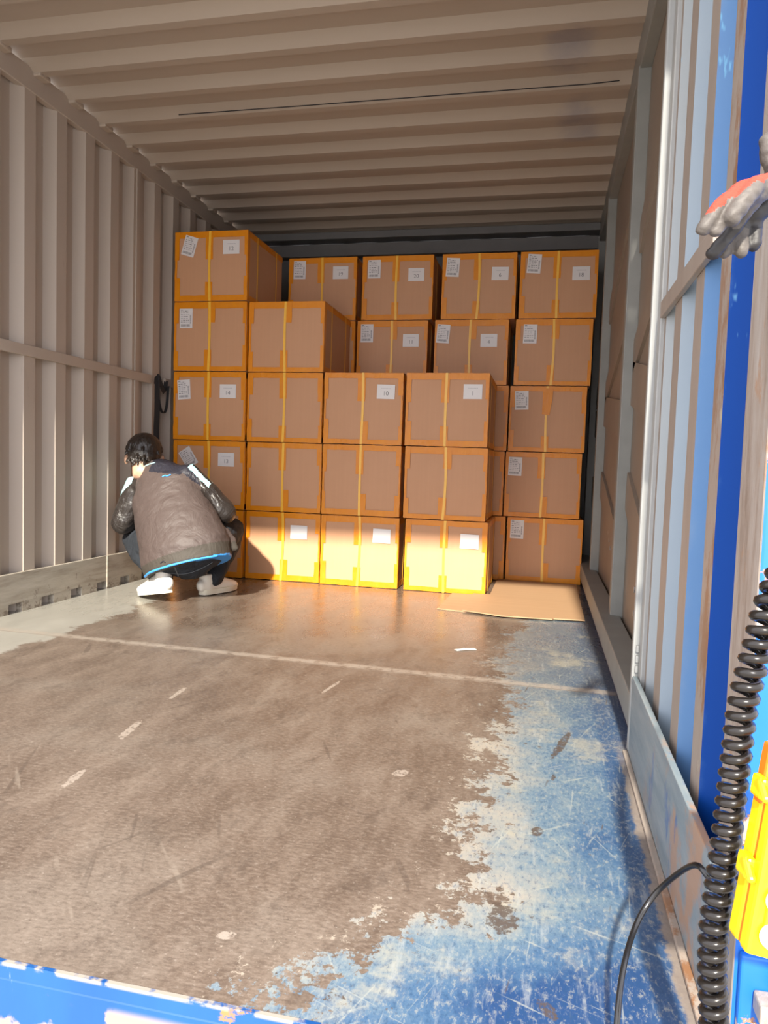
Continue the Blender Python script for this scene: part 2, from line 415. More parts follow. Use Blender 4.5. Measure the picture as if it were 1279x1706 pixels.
def ribbon(bm, pts, wvec, w, th=.0008, mat=0):
    """flat strip of real thickness; wvec across direction (const or list)"""
    pts = [V(p) for p in pts]; n = len(pts); prev = None; rings = []
    for i in range(n):
        t = (pts[min(i+1, n-1)]-pts[max(i-1, 0)]).normalized()
        wv = V(wvec[i] if isinstance(wvec, list) else wvec); wv = (wv-t*wv.dot(t)).normalized(); nn = t.cross(wv)
        rings.append([bm.verts.new(pts[i]+wv*a*w/2+nn*b*th/2) for a, b in ((-1, -1), (1, -1), (1, 1), (-1, 1))])
    for a, b in zip(rings[:-1], rings[1:]):
        for j in range(4):
            f = bm.faces.new([a[j], a[(j+1) % 4], b[(j+1) % 4], b[j]]); f.material_index = mat
    bm.faces.new(rings[0][::-1]).material_index = mat; bm.faces.new(rings[-1]).material_index = mat
def bez(pts, n=8):
    """Catmull-Rom through pts"""
    P = [V(p) for p in pts]; P = [2*P[0]-P[1]]+P+[2*P[-1]-P[-2]]; out = []
    for i in range(1, len(P)-2):
        for k in range(n):
            t = k/n; a, b, c, d = P[i-1:i+3]
            out.append(.5*((2*b)+(c-a)*t+(2*a-5*b+4*c-d)*t*t+(-a+3*b-3*c+d)*t**3))
    out.append(P[-2]); return out
def remeshed(name, bm, voxel, mats, smooth_it=4, parent=None, wr=0, wscale=12, loc=None):
    me = bpy.data.meshes.new(name+'_tmp'); bmesh.ops.recalc_face_normals(bm, faces=bm.faces); bm.to_mesh(me); bm.free()
    t = bpy.data.objects.new(name+'_tmp', me); COL.objects.link(t)
    r = t.modifiers.new('r', 'REMESH'); r.mode = 'VOXEL'; r.voxel_size = voxel
    if smooth_it:
        s = t.modifiers.new('s', 'SMOOTH'); s.factor = .5; s.iterations = smooth_it
    dg = bpy.context.evaluated_depsgraph_get(); dg.update()
    out = bpy.data.meshes.new_from_object(t.evaluated_get(dg)); out.name = name
    bpy.data.objects.remove(t)
    if wr:
        for v in out.vertices:
            p = v.co*wscale
            q = mnoise.noise(V((p.x*1.0+p.z*.6, p.y, p.z*1.7-p.x*.5)))+.5*mnoise.noise(V((p.x*2.3-p.z, p.y*2, p.z*3.1)))
            v.co += v.normal*wr*(q if q > 0 else q*1.2)
    out.materials.clear()
    for m in mats: out.materials.append(m)
    out.polygons.foreach_set('use_smooth', [True]*len(out.polygons))
    o = bpy.data.objects.new(name, out); COL.objects.link(o)
    if loc is not None:
        out.transform(Matrix.Translation(-V(loc)))
    if parent: o.parent = parent
    return o
def text_bm(s, size):
    c = bpy.data.curves.new('t', 'FONT'); c.body = s; c.size = size; c.align_x = 'CENTER'; c.align_y = 'CENTER'
    o = bpy.data.objects.new('t', c); COL.objects.link(o); dg = bpy.context.evaluated_depsgraph_get(); dg.update()
    me = bpy.data.meshes.new_from_object(o.evaluated_get(dg)); bpy.data.objects.remove(o); return me

def extrude_profile(name, prof, axis, a0, a1, mats, segmat=None, th=.004, thdir=(1, 0)):
    """prof: list of 2D points; swept along axis between a0,a1; real sheet thickness th pushed along thdir"""
    bm = bmesh.new()
    def mk(p, a, off):
        u, v = p[0]+off*thdir[0], p[1]+off*thdir[1]
        return {'z': (u, v, a), 'x': (a, u, v)}[axis]
    rows = [[[bm.verts.new(mk(p, a, o)) for p in prof] for a in (a0, a1)] for o in (0, th)]
    for k, (lo, hi) in enumerate(rows):
        for i in range(len(prof)-1):
            q = [lo[i], lo[i+1], hi[i+1], hi[i]]
            f = bm.faces.new(q if k == 0 else q[::-1]); f.material_index = segmat[i] if segmat else 0
    n = len(prof)
    for a in (0, 1):
        for i in range(n-1): bm.faces.new([rows[0][a][i], rows[0][a][i+1], rows[1][a][i+1], rows[1][a][i]])
    for i in (0, n-1): bm.faces.new([rows[0][0][i], rows[0][1][i], rows[1][1][i], rows[1][0][i]])
    return link(name, bm, mats)

# ================================================================== SETTING
Y0, Y1 = .82, 5.12
HT = 2.29
# ground of the yard outside, below the container
bm = bmesh.new(); box(bm, -14, 14, -16, 14, -1.5, -1.3); struct(link('ground', bm, M_ground))
# floor plate
bm = bmesh.new(); box(bm, -2.26, .33, Y0, 5.18, -.02, 0); struct(link('floor', bm, M_floor))
# front sill beam
bm = bmesh.new(); box(bm, -2.32, .45, Y0-.004, Y0+.09, -.26, -.0215, bev=.004); box(bm, -2.32, .23, Y0-.006, Y0, -.021, .001)
struct(link('trim_1', bm, M_sill))

# ceiling: corrugation running across
prof = []
k = -9
per = .2345
while True:
    s = 2.75+k*per
    if s > 4.98: break
    for dy, z in ((0, HT+.030), (.050, HT-.004), (.090, HT-.004), (.135, HT+.030)):
        y = s+dy
        if Y0 <= y <= 5.02: prof.append((y, z))
    k += 1
prof = [(Y0, HT+.03)]+prof+[(5.03, HT+.0)]
struct(extrude_profile('ceiling', prof, 'x', -2.24, .31, [M_ceil], th=.006, thdir=(0, 1)))
bm = bmesh.new()   # lapped roof sheet edge
tube(bm, [(-1.75, 3.236, HT-.0045), (-1.2, 3.238, HT-.0055), (-.5, 3.236, HT-.006), (.1, 3.237, HT-.0055), (.22, 3.23, HT-.0045)], .0022, 6)
struct(link('trim_2', bm, M_web_shade))
bm = bmesh.new()
for i in range(24):   # end beads of the roof ribs by the left rail
    s = 2.75+(i-8)*per
    if Y0+.1 < s < 4.9:
        box(bm, -2.20, -2.155, s+.05, s+.12, HT-.016, HT+.006, bev=.006)
struct(link('trim_3', bm, M_ceil))

# left wall
XL = -2.192
prof = []
k = -10
perL = .2085
seg = []
while True:
    s = 2.752+k*perL
    if s > 5.0: break
    for dy, x in ((-.038, XL-.042), (0, XL), (.070, XL), (.105, XL-.042)):
        y = s+dy
        if Y0+.05 <= y: prof.append((x, y))
    k += 1
prof = [(XL-.038, Y0)]+prof+[(XL-.038, 5.12)]
struct(extrude_profile('wall_left', prof, 'z', -.02, HT-.02, [M_wall], th=-.005, thdir=(1, 0)))
bm = bmesh.new(); box(bm, XL-.03, XL+.004, Y0, 5.1, HT-.085, HT+.012, bev=.004)
for y in (1.1, 3.62): box(bm, XL-.036, XL+.006, y-.012, y+.004, .17, HT-.08)   # joint strip between wall sheets
struct(link('trim_left_top_rail', bm, M_wall)).name = 'trim_4'
bm = bmesh.new(); box(bm, XL-.006, XL+.010, Y0, 3.775, 1.098, 1.145, bev=.002); box(bm, XL-.006, XL+.010, 3.925, 4.06, 1.098, 1.145, bev=.002)
struct(link('trim_5', bm, M_wall))
bm = bmesh.new(); box(bm, XL-.004, XL+.010, Y0, 5.1, .042, .172, bev=.002)
k = -9
while 2.752+k*perL < 5.0:
    s = 2.752+k*perL
    if s > Y0: box(bm, XL-.02, XL+.0095, s-.02, s+.105, 0.0, .0425)
    k += 1
box(bm, XL+.0, XL+.014, 3.355, 3.362, .01, .172)
struct(link('baseboard_left', bm, M_kickL))
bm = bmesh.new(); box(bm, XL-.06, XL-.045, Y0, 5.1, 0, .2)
struct(link('trim_6', bm, M_web_shade))  # near-black strip behind the kick-plate notches, its colour standing in for their shade

# end wall
prof = [(-2.24, 5.15)]
x = -2.24
while x < .28:
    for dx, y in ((.0, 5.15), (.05, 5.11), (.12, 5.11), (.17, 5.15), (.24, 5.15)):
        prof.append((x+dx, y))
    x += .24
pp = [p for i, p in enumerate(prof) if i == 0 or p != prof[i-1]]
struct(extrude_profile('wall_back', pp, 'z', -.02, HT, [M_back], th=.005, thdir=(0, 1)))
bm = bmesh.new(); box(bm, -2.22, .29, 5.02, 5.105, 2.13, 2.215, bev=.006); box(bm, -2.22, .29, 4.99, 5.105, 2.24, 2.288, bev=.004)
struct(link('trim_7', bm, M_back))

# right wall, near part: corrugated, outer flanks oversprayed blue
fl = [(1.86, 1.775), (1.655, 1.575), (1.435, 1.362), (1.236, 1.170)]
prof = []; sm = []
pts = [(.268, 1.93)]
XP, XD = .250, .292
for a, b in fl: pts += [(XP, a), (XP, b), (XD, b-.045), (XD, b-.065)]
pts += [(XP+.012, 1.045)]
for i in range(len(pts)-1):
    sm.append(0 if (abs(pts[i][0]-XP) < 1e-6 and abs(pts[i+1][0]-XP) < 1e-6) else 1)
struct(extrude_profile('wall_right', pts, 'z', -.02, HT+.02, [M_flange, M_over], sm, th=.005, thdir=(1, 0)))
# outer skin behind
bm = bmesh.new(); box(bm, .335, .345, 1.0, 5.15, -.02, HT+.03); struct(link('trim_8', bm, M_blue))
# far part: flat panels between posts, with gusset braces
bm = bmesh.new(); box(bm, .312, .325, 1.9, 5.13, 0, HT+.02)
def brace(bm, ya, za, yb, zb, w, x0=.300, x1=.3125):
    d = V((0, yb-ya, zb-za)).normalized(); nrm = V((0, -d.z, d.y))
    q = [V((0, ya, za))+nrm*w/2, V((0, yb, zb))+nrm*w/2, V((0, yb, zb))-nrm*w/2, V((0, ya, za))-nrm*w/2]
    lo = [bm.verts.new((x0, p.y, p.z)) for p in q]; hi = [bm.verts.new((x1, p.y, p.z)) for p in q]
    bm.faces.new(lo); bm.faces.new(hi[::-1])
    for i in range(4): bm.faces.new([lo[i], lo[(i+1) % 4], hi[(i+1) % 4], hi[i]])
for (ya, yb) in ((2.0, 2.92), (3.02, 4.25), (4.35, 5.1)):
    for (za, zb, w) in ((.30, .62, .14), (.86, 1.02, .16), (1.38, 1.12, .12), (1.95, 1.55, .12)):
        brace(bm, ya, za if yb < 3 else za+.02, yb, zb, w)
struct(link('wall_right_far', bm, M_panel)).name = 'wall_right.001'
bm = bmesh.new()
for y in (2.92, 4.25): box(bm, .266, .313, y, y+.06, .12, 2.18, bev=.003)
box(bm, .262, .313, 5.0, 5.1, .12, 2.2, bev=.003)
for z0, z1 in ((2.17, 2.3), ): box(bm, .270, .313, 1.93, 5.1, z0, z1, bev=.003)
struct(link('trim_9', bm, M_greyrail))
bm = bmesh.new(); box(bm, .226, .31, 1.845, 1.870, .0, 2.27, bev=.004); box(bm, .240, .31, 1.80, 1.845, .0, 2.27, bev=.003)
for i in range(7): box(bm, .232, .24, 1.835, 1.85, .10+.025*i, .118+.025*i, bev=.003)
struct(link('trim_10', bm, M_palepost))
bm = bmesh.new(); box(bm, .228, .302, 1.88, 5.08, .05, .135, bev=.003)
struct(link('baseboard_right', bm, M_greyrail))
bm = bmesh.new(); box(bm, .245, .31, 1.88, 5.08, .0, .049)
struct(link('trim_15', bm, simple('indigo_recess_shade', (.012, .014, .06), .6)))  # shadow gap under the far baseboard, its shade painted as dark indigo
bm = bmesh.new(); box(bm, .226, .238, .975, 1.83, .0, .195, bev=.002); struct(link('baseboard_right', bm, M_kickR))
bm = bmesh.new(); box(bm, .214, .226, Y0, 1.84, .0, .008, bev=.002); struct(link('trim_16', bm, M_flange))
bm = bmesh.new(); box(bm, .238, .250, 1.25, 1.79, 1.036, 1.074, bev=.002)
struct(link('trim_11', bm, M_flange))
# bolts on the far panel
for (y, z) in ((2.45, .27), (2.40, .25), (2.42, .22), (2.37, .215), (2.33, .215), (2.22, .16), (2.34, .36), (3.4, .37), (3.35, .35), (3.38, .40)):
    pass
bm = bmesh.new()
for (y, z) in ((2.52, .30), (2.44, .29), (2.47, .26), (2.50, .225), (2.42, .22), (2.36, .225), (2.30, .165), (2.40, .42), (3.55, .37), (3.48, .34), (3.60, .40)):
    bmesh.ops.create_cone(bm, cap_ends=True, segments=6, radius1=.011, radius2=.009, depth=.012, matrix=Matrix.Translation((.306, y, z)) @ Matrix.Rotation(math.pi/2, 4, 'Y'))
struct(link('trim_12', bm, M_steel))

# corner post at the opening: worn inner side, bright blue front
bm = bmesh.new()
vs = box(bm, .250, .42, .93, 1.045, -.28, 2.45, mat=1, bev=.004)
for f in bm.faces:
    f.normal_update()
    if f.normal.x < -.5 or (f.calc_center_median().x < .2505): f.material_index = 0
struct(link('trim_13', bm, [M_postside, M_blue]))
# lintel above the opening, lowest at its right end
bm = bmesh.new(); box(bm, -2.32, .45, Y0-.01, Y0+.06, 2.26, 2.42)
struct(link('trim_14', bm, M_blue))

# ================================================================== CARTONS
BW, BD, BH = .446, .548, .392
PIT = .3965
def body_mesh():
    bm = bmesh.new(); box(bm, -BW/2, BW/2, 0, BD, 0, BH, bev=.004)
    bmesh.ops.subdivide_edges(bm, edges=[e for e in bm.edges if e.calc_length() > .2], cuts=5, use_grid_fill=True)
    for v in bm.verts:
        x, y, z = v.co
        if y < .01 and abs(x) < BW/2-.02 and .02 < z < BH-.02:
            v.co.y -= .0022*math.cos(x/BW*math.pi)*math.sin(z/BH*math.pi)
    me = bpy.data.meshes.new('body'); bm.to_mesh(me); bm.free(); me.materials.append(M_carton)
    me.polygons.foreach_set('use_smooth', [False]*len(me.polygons)); return me
ME_body = body_mesh()
def tape_mesh(seed):
    r = random.Random(seed); bm = bmesh.new(); t = .0012; e = .0006
    def strip(x0, x1, z0, z1, lift=0):   # on the front face, slightly crumpled
        n = max(2, int(max(x1-x0, z1-z0)/.03)); horiz = (x1-x0) > (z1-z0)
        pts = []
        for i in range(n+1):
            a = i/n
            p = (x0+(x1-x0)*a, (z0+z1)/2+r.uniform(-.0012, .0012)) if horiz else ((x0+x1)/2+r.uniform(-.0015, .0015), z0+(z1-z0)*a)
            pts.append((p[0], -.0030-lift-r.uniform(0, .0008), p[1]))
        ribbon(bm, pts, (0, 0, 1) if horiz else (1, 0, 0), (z1-z0) if horiz else (x1-x0), t)
    w = BW/2; b = .031
    strip(-w, w, BH-b*r.uniform(.9, 1.2), BH-.001); strip(-w, w, .001, b*r.uniform(.8, 1.1))
    for s in (-1, 1):
        for (za, zb) in ((BH-r.uniform(.11, .16), BH-.002), (.002, r.uniform(.09, .16))):
            ww = r.uniform(.018, .034)
            strip(*( (-w, -w+ww) if s < 0 else (w-ww, w)), za, zb, .0012)
        ww = r.uniform(.006, .014)
        strip(*((-w, -w+ww) if s < 0 else (w-ww, w)), .01, BH-.01, .0004)
    for (za, zb) in ((BH-r.uniform(.10, .17), BH-.002), (.002, r.uniform(.09, .16))):
        o = r.choice((-1, 1))*.010; strip(o-.022, o+.022, za, zb, .0012)
    # wraps: over the top edge and round the right and left edges
    ribbon(bm, [(0, -.002, BH+.0006), (0, BD, BH+.0006)], (1, 0, 0), .048, t)
    for s in (-1, 1):
        ribbon(bm, [(s*(w+.0006), .0, BH-.02), (s*(w+.0006), BD, BH-.02)], (0, 0, 1), .03, t)
        ribbon(bm, [(s*(w+.0006), .0, .02), (s*(w+.0006), BD, .02)], (0, 0, 1), .03, t)
        ribbon(bm, [(s*(w+.0006), .014, .005), (s*(w+.0006), .014, BH-.005)], (0, 1, 0), .026, t)
        ribbon(bm, [(s*(w-.014), 0, BH+.0006), (s*(w-.014), BD, BH+.0006)], (1, 0, 0), .027, t)
    ribbon(bm, [(-w, .014, BH+.0006), (w, .014, BH+.0006)], (0, 1, 0), .027, t)
    me = bpy.data.meshes.new('tape'); bmesh.ops.recalc_face_normals(bm, faces=bm.faces); bm.to_mesh(me); bm.free(); me.materials.append(M_tape); return me
ME_tape = [tape_mesh(i) for i in range(5)]
def strap_front(bow):
    bm = bmesh.new(); x0 = -.004; pts = []
    for i in range(13):
        z = BH*i/12; pts.append((x0+bow*math.sin(math.pi*i/12)+bow*.6*(i/12-.5), -.0062, z))
    pts = [(pts[0][0], BD*.5, -.0008), (pts[0][0], .004, -.0008)]+pts+[(pts[-1][0], .004, BH+.0016), (x0, BD*.6, BH+.0016), (x0, BD-.003, BH+.0016), (x0, BD+.001, BH-.003), (x0, BD+.001, .2)]
    ribbon(bm, pts, (1, 0, 0), .0135, .0012)
    me = bpy.data.meshes.new('strap'); bmesh.ops.recalc_face_normals(bm, faces=bm.faces); bm.to_mesh(me); bm.free(); me.materials.append(M_strap); return me
ME_strap = [strap_front(b) for b in (.004, -.004, .007, -.002)]
def strap_side(y):
    bm = bmesh.new(); w = BW/2+.0018
    ribbon(bm, [(-w, y, .002), (-w, y+.003, BH*.5), (-w, y, BH-.002), (-w+.004, y, BH+.0018), (w-.004, y, BH+.0018), (w, y, BH-.002), (w, y+.004, BH*.5), (w, y, .002)], (0, 1, 0), .012, .001)
    me = bpy.data.meshes.new('strap'); bmesh.ops.recalc_face_normals(bm, faces=bm.faces); bm.to_mesh(me); bm.free(); me.materials.append(M_strap); return me
ME_side = [strap_side(.14), strap_side(.44)]
def add(name, me, parent, loc=(0, 0, 0), rot=(0, 0, 0)):
    o = bpy.data.objects.new(name, me); COL.objects.link(o); o.parent = parent; o.location = loc; o.rotation_euler = rot; return o
def quad(bm, x0, x1, z0, z1, y, mat):
    f = bm.faces.new([bm.verts.new(p) for p in ((x0, y, z0), (x1, y, z0), (x1, y, z1), (x0, y, z1))]); f.material_index = mat
def ship_label():
    r = random.Random(3); bm = bmesh.new(); w, h = .080, .112
    box(bm, -w/2, w/2, -.0006, 0, -h/2, h/2)
    y = -.0009
    for i in range(7):
        z = h/2-.014-i*.0105; x = -w/2+.007
        while x < w/2-.026:
            l = r.uniform(.005, .016); quad(bm, x, min(x+l, w/2-.022), z-.0017, z+.0017, y, 1 if r.random() < .5 else 2); x += l+.004
    x = -w/2+.008
    while x < w/2-.014:                       # bar code at the foot
        q = r.uniform(.0008, .0026); quad(bm, x, x+q, -h/2+.010, -h/2+.023, y, 1); x += q+r.uniform(.0008, .002)
    z = -.030
    while z < .020:                           # bar code up the right side
        q = r.uniform(.0008, .0026); quad(bm, w/2-.016, w/2-.008, z, z+q, y, 1); z += q+r.uniform(.0008, .002)
    quad(bm, -w/2+.006, -w/2+.02, h/2-.010, h/2-.006, y, 1)
    me = bpy.data.meshes.new('shipping_label'); bm.to_mesh(me); bm.free()
    for m in (M_paper, M_ink, M_paleink): me.materials.append(m)
    return me
ME_ship = ship_label()
_cards = {}
def number_card(num):
    if num in _cards: return _cards[num]
    bm = bmesh.new(); w, h = .100, .078
    box(bm, -w/2, w/2, -.0006, 0, -h/2, h/2)
    if num:
        x = -.026
        rr = random.Random(1)
        while x < .026:
            l = rr.uniform(.003, .008); quad(bm, x, x+l, .016, .0195, -.0009, 2); x += l+.0022
        me = text_bm(num, .032); nb = len(bm.faces)
        me.transform(Matrix.Translation((0, -.0009, -.010)) @ Matrix.Rotation(math.pi/2, 4, 'X'))
        bm.from_mesh(me); bm.faces.ensure_lookup_table()
        for f in bm.faces[nb:]: f.material_index = 1
    me = bpy.data.meshes.new('number_card'); bm.to_mesh(me); bm.free()
    for m in (M_paper, M_ink, M_paleink): me.materials.append(m)
    _cards[num] = me; return me

STK = {  # name: (left x, front y, per-level x shifts)
    'c1': (-2.140, 3.950, [.002, .004, 0, -.002, -.003]),
    'c2': (-1.682, 3.970, [.004, 0, -.005, -.006]),
    'c3': (-1.220, 3.950, [0, -.003, -.004]),
    'c4': (-.740, 3.945, [.004, -.012, -.018]),
    'B1': (-1.660, 4.530, [0, 0, 0, 0, 0]),
    'B2': (-1.175, 4.530, [0, 0, 0, -.022, 0]),
    'B3': (-.668, 4.530, [-.006, -.028, -.020, -.036, -.004]),
    'B4': (-.208, 4.530, [-.006, -.032, -.022, -.006, .006]),
}
col_txt = {'c1': 'front row, stack against the left wall', 'c2': 'front row, second stack from the left', 'c3': 'front row, third stack from the left',
           'c4': 'front row, rightmost stack', 'B1': 'rear row, leftmost stack', 'B2': 'rear row, second stack from the left',
           'B3': 'rear row, third stack from the left', 'B4': 'rear row, stack beside the right wall'}
LAB = {  # (stack, level): list of (kind, x, z, rot, number)
    ('c1', 5): [('s', -2.052, 1.899, 16, 0), ('n', -1.796, 1.888, 0, '12')],
    ('c1', 4): [('s', -2.067, 1.491, 0, 0)],
    ('c1', 3): [('s', -2.075, 1.084, -4, 0), ('n', -1.801, 1.077, 0, '14')],
    ('c1', 2): [('s', -2.041, .690, -33, 0), ('n', -1.804, .685, 0, '13')],
    ('c2', 1): [('n', -1.358, .286, 0, '')],
    ('c3', 3): [('n', -.873, 1.084, 1, '10')],
    ('c3', 1): [('n', -.870, .292, 1, '')],
    ('c4', 3): [('n', -.398, 1.089, 0, '1')],
    ('c4', 1): [('n', -.384, .288, 1, '')],
    ('B1', 5): [('s', -1.589, 1.906, 1, 0), ('n', -1.318, 1.884, 0, '19')],
    ('B2', 5): [('s', -1.101, 1.901, 0, 0), ('n', -.834, 1.862, 0, '20')],
    ('B3', 5): [('s', -.609, 1.900, 3, 0), ('n', -.322, 1.857, 1, '6')],
    ('B4', 5): [('s', -.123, 1.909, 4, 0), ('n', .150, 1.847, 0, '18')],
    ('B2', 4): [('s', -1.135, 1.506, 0, 0), ('n', -.854, 1.461, 0, '11')],
    ('B3', 4): [('s', -.653, 1.500, 4, 0), ('n', -.373, 1.459, 0, '4')],
    ('B4', 4): [('s', -.129, 1.497, 1, 0)],
    ('B4', 3): [('s', -.161, 1.101, -2, 0)],
    ('B4', 2): [('s', -.183, .703, 1, 0)],
    ('B4', 1): [('s', -.155, .321, 1, 0)],
}
lev_txt = {1: 'bottom box', 2: 'second box up', 3: 'third box up', 4: 'fourth box up', 5: 'topmost box'}
extra = {('c1', 5): 'tilted label and number card', ('c1', 4): 'upright shipping label only', ('c1', 3): 'straight label and card', ('c1', 2): 'strongly tilted label, beside the person',
         ('c1', 1): 'behind the crouching person'}
idx = 0
for st, (xl, fy, sh) in STK.items():
    for lv, dx in enumerate(sh, 1):
        idx += 1
        hidden = (st == 'B1' and lv < 5) or (st == 'B2' and lv < 4)
        top = (lv == len(sh))
        place = 'topmost box' if top else lev_txt[lv]
        base_z = (lv-1)*PIT+.002
        if hidden: lb = 'hidden brown carton, %s, %s' % (lev_txt[lv], col_txt[st])
        else:
            nums = [q[4] for q in LAB.get((st, lv), []) if q[0] == 'n']
            kn = [q[0] for q in LAB.get((st, lv), [])]; lb = 'brown carton %s, %s, %s' % (('numbered '+nums[0]) if nums and nums[0] else ('with blank card' if nums else ('with shipping label' if kn else 'without labels')), place, col_txt[st])
        root = empty('carton', (xl+dx+BW/2, fy+random.uniform(-.003, .003), base_z), lb, 'cardboard box',
                     ('cartons of the front row' if st[0] == 'c' else 'cartons of the rear row'),
                     random.uniform(-.004, .004))
        if st == 'B4' and lv == 5: root.rotation_euler.y = 0
        b = add('box_body', ME_body, root)
        add('packing_tape', ME_tape[(idx*3) % 5], root)
        add('strap', ME_strap[idx % 4], root)
        for m in ME_side: add('strap', m, root)
        for kind, lx, lz, rot, num in LAB.get((st, lv), []):
            loc = (lx-root.location.x, -.0050, lz-base_z)
            if kind == 's': add('shipping_label', ME_ship, root, loc, (0, math.radians(rot), 0))
            else: add('number_card', number_card(num), root, loc, (0, math.radians(rot), 0))
        if st == 'B4' and lv == 3:   # broad crumpled tape hanging off the strap
            bm = bmesh.new(); ribbon(bm, [(.006, -.0075, BH-.012), (.004, -.009, BH-.07), (-.010, -.0085, BH-.17)], (1, 0, .1), .045, .0012)
            tp = link('tape_end', bm, M_tape, root)

# flattened cardboard on the floor
def sheet(name, pts, z, label):
    bm = bmesh.new(); th = .005
    lo = [bm.verts.new((x, y, z)) for x, y in pts]; hi = [bm.verts.new((x, y, z+th)) for x, y in pts]
    bm.faces.new(lo[::-1]); bm.faces.new(hi); n = len(pts)
    for i in range(n): bm.faces.new([lo[i], lo[(i+1) % n], hi[(i+1) % n], hi[i]])
    o = link(name, bm, M_sheet); return tag(o, label, 'cardboard', 'flattened cardboard sheets on the floor')
sheet('cardboard_sheet', [(-.480, 3.470), (-.36, 3.445), (.0, 3.44), (.0, 3.93), (-.465, 3.93)], .0005, 'flattened cardboard sheet, lower one, poking out under the rightmost front stack')
sheet('cardboard_sheet', [(-.355, 3.442), (-.170, 3.375), (.06, 3.385), (.065, 3.40), (.204, 3.415), (.208, 4.50), (-.26, 4.51), (-.262, 3.93), (-.35, 3.93)], .0065, 'large flattened cardboard sheet on the floor before the rear stack by the right wall')
bm = bmesh.new(); ribbon(bm, [(-.298, 2.70, .0015), (-.265, 2.725, .003), (-.228, 2.745, .0015)], (.3, -1, 0), .022, .0008)
tag(link('paper_scrap', bm, M_scrap), 'small white paper scrap lying on the brown floor', 'paper')

# ================================================================== PERSON
PR = V((-1.72, 3.25, 0))
person = empty('person', PR, 'person crouching on toes in grey-brown jacket and dark jeans beside left wall', 'person')
hipL, hipR = V((-1.725, 3.20, .232)), V((-1.57, 3.22, .255))
kneL, kneR = V((-2.065, 3.42, .255)), V((-1.600, 3.60, .32))
ankL, ankR = V((-1.765, 3.17, .105)), V((-1.622, 3.43, .085))
chest = V((-1.83, 3.32, .50)); neck = V((-1.905, 3.365, .615))
shoL, shoR = V((-2.010, 3.37, .535)), V((-1.735, 3.33, .600))
elbL, elbR = V((-2.075, 3.33, .350)), V((-1.545, 3.37, .425))
wriL, wriR = V((-2.055, 3.57, .330)), V((-1.78, 3.66, .40))
hc = V((-2.005, 3.405, .680))
fdir = V((-.36, .84, -.40)).normalized(); upd = V((-.12, .36, .92)); upd = (upd-fdir*upd.dot(fdir)).normalized(); rt = fdir.cross(upd)
HR = Matrix((rt, fdir, upd)).transposed()          # local x right, y forward, z up
def hl(x, y, z): return hc+HR @ V((x, y, z))
bm = bmesh.new()
ell(bm, hl(0, -.006, .028), (.074, .092, .080), HR); ell(bm, hl(0, .022, -.035), (.056, .066, .068), HR)
ell(bm, hl(0, .060, -.078), (.026, .022, .018), HR)
tube(bm, [hl(0, .088, .018), hl(0, .104, -.022)], [.008, .013], 10); ell(bm, hl(0, .098, -.026), (.017, .012, .010), HR)
ell(bm, hl(0, .083, -.056), (.022, .010, .006), HR); ell(bm, hl(0, .081, -.066), (.019, .010, .006), HR)
for s in (-1, 1):
    ell(bm, hl(s*.030, .080, .012), (.013, .008, .008), HR, 12); ell(bm, hl(s*.028, .084, .030), (.022, .008, .006), HR, 12)
    ell(bm, hl(s*.087, .006, -.008), (.012, .018, .032), HR, 14); ell(bm, hl(s*.040, .060, -.02), (.022, .02, .02), HR, 12)
tube(bm, [hl(0, -.03, -.03), hl(0, -.035, -.09), neck+V((.0, .0, -.03)), chest], [.056, .055, .060, .09])
tube(bm, [chest, V((-1.72, 3.24, .34)), (hipL+hipR)/2], [.11, .11, .12])
tube(bm, [shoL, chest+V((0, 0, .05)), shoR], [.045, .06, .045])
for a, b, c in ((shoL, elbL, wriL), (shoR, elbR, wriR)):
    tube(bm, [a, b], [.044, .036]); tube(bm, [b, (b+c)/2, c], [.036, .034, .024])
for h, k_, a in ((hipL, kneL, ankL), (hipR, kneR, ankR)):
    tube(bm, [h, (h+k_)/2, k_], [.070, .062, .046]); tube(bm, [k_, (k_*2+a)/3, a], [.046, .048, .032])
def hand(w, d, side):
    d = d.normalized(); lat = V((0, 0, 1)).cross(d).normalized()*side; dn = d.cross(lat); dn = dn if dn.z < 0 else -dn
    palm = w+d*.045; tube(bm, [w, w+d*.03, w+d*.08], 0, 14, flat=[(.024, .017, lat), (.036, .015, lat), (.040, .013, lat)])
    for i, L in enumerate((.066, .074, .069, .055)):
        b0 = w+d*.080+lat*(-.030+.020*i)
        p1 = b0+d*L*.42+dn*.004; p2 = p1+(d*.75+dn*.65).normalized()*L*.32; p3 = p2+(d*.3+dn).normalized()*L*.26
        tube(bm, [b0-d*.01, p1, p2, p3], [.0095, .009, .0085, .007], 8)
    b0 = w+d*.035-lat*.030
    tube(bm, [b0, b0-lat*.022+d*.022, b0-lat*.026+d*.05+dn*.012], [.012, .0105, .008], 8)
hand(wriL, V((.05, .9, -.1)), 1); hand(wriR, V((-.35, .9, -.1)), -1)
body = remeshed('body', bm, .0055, [M_skin], 2, person, loc=PR)

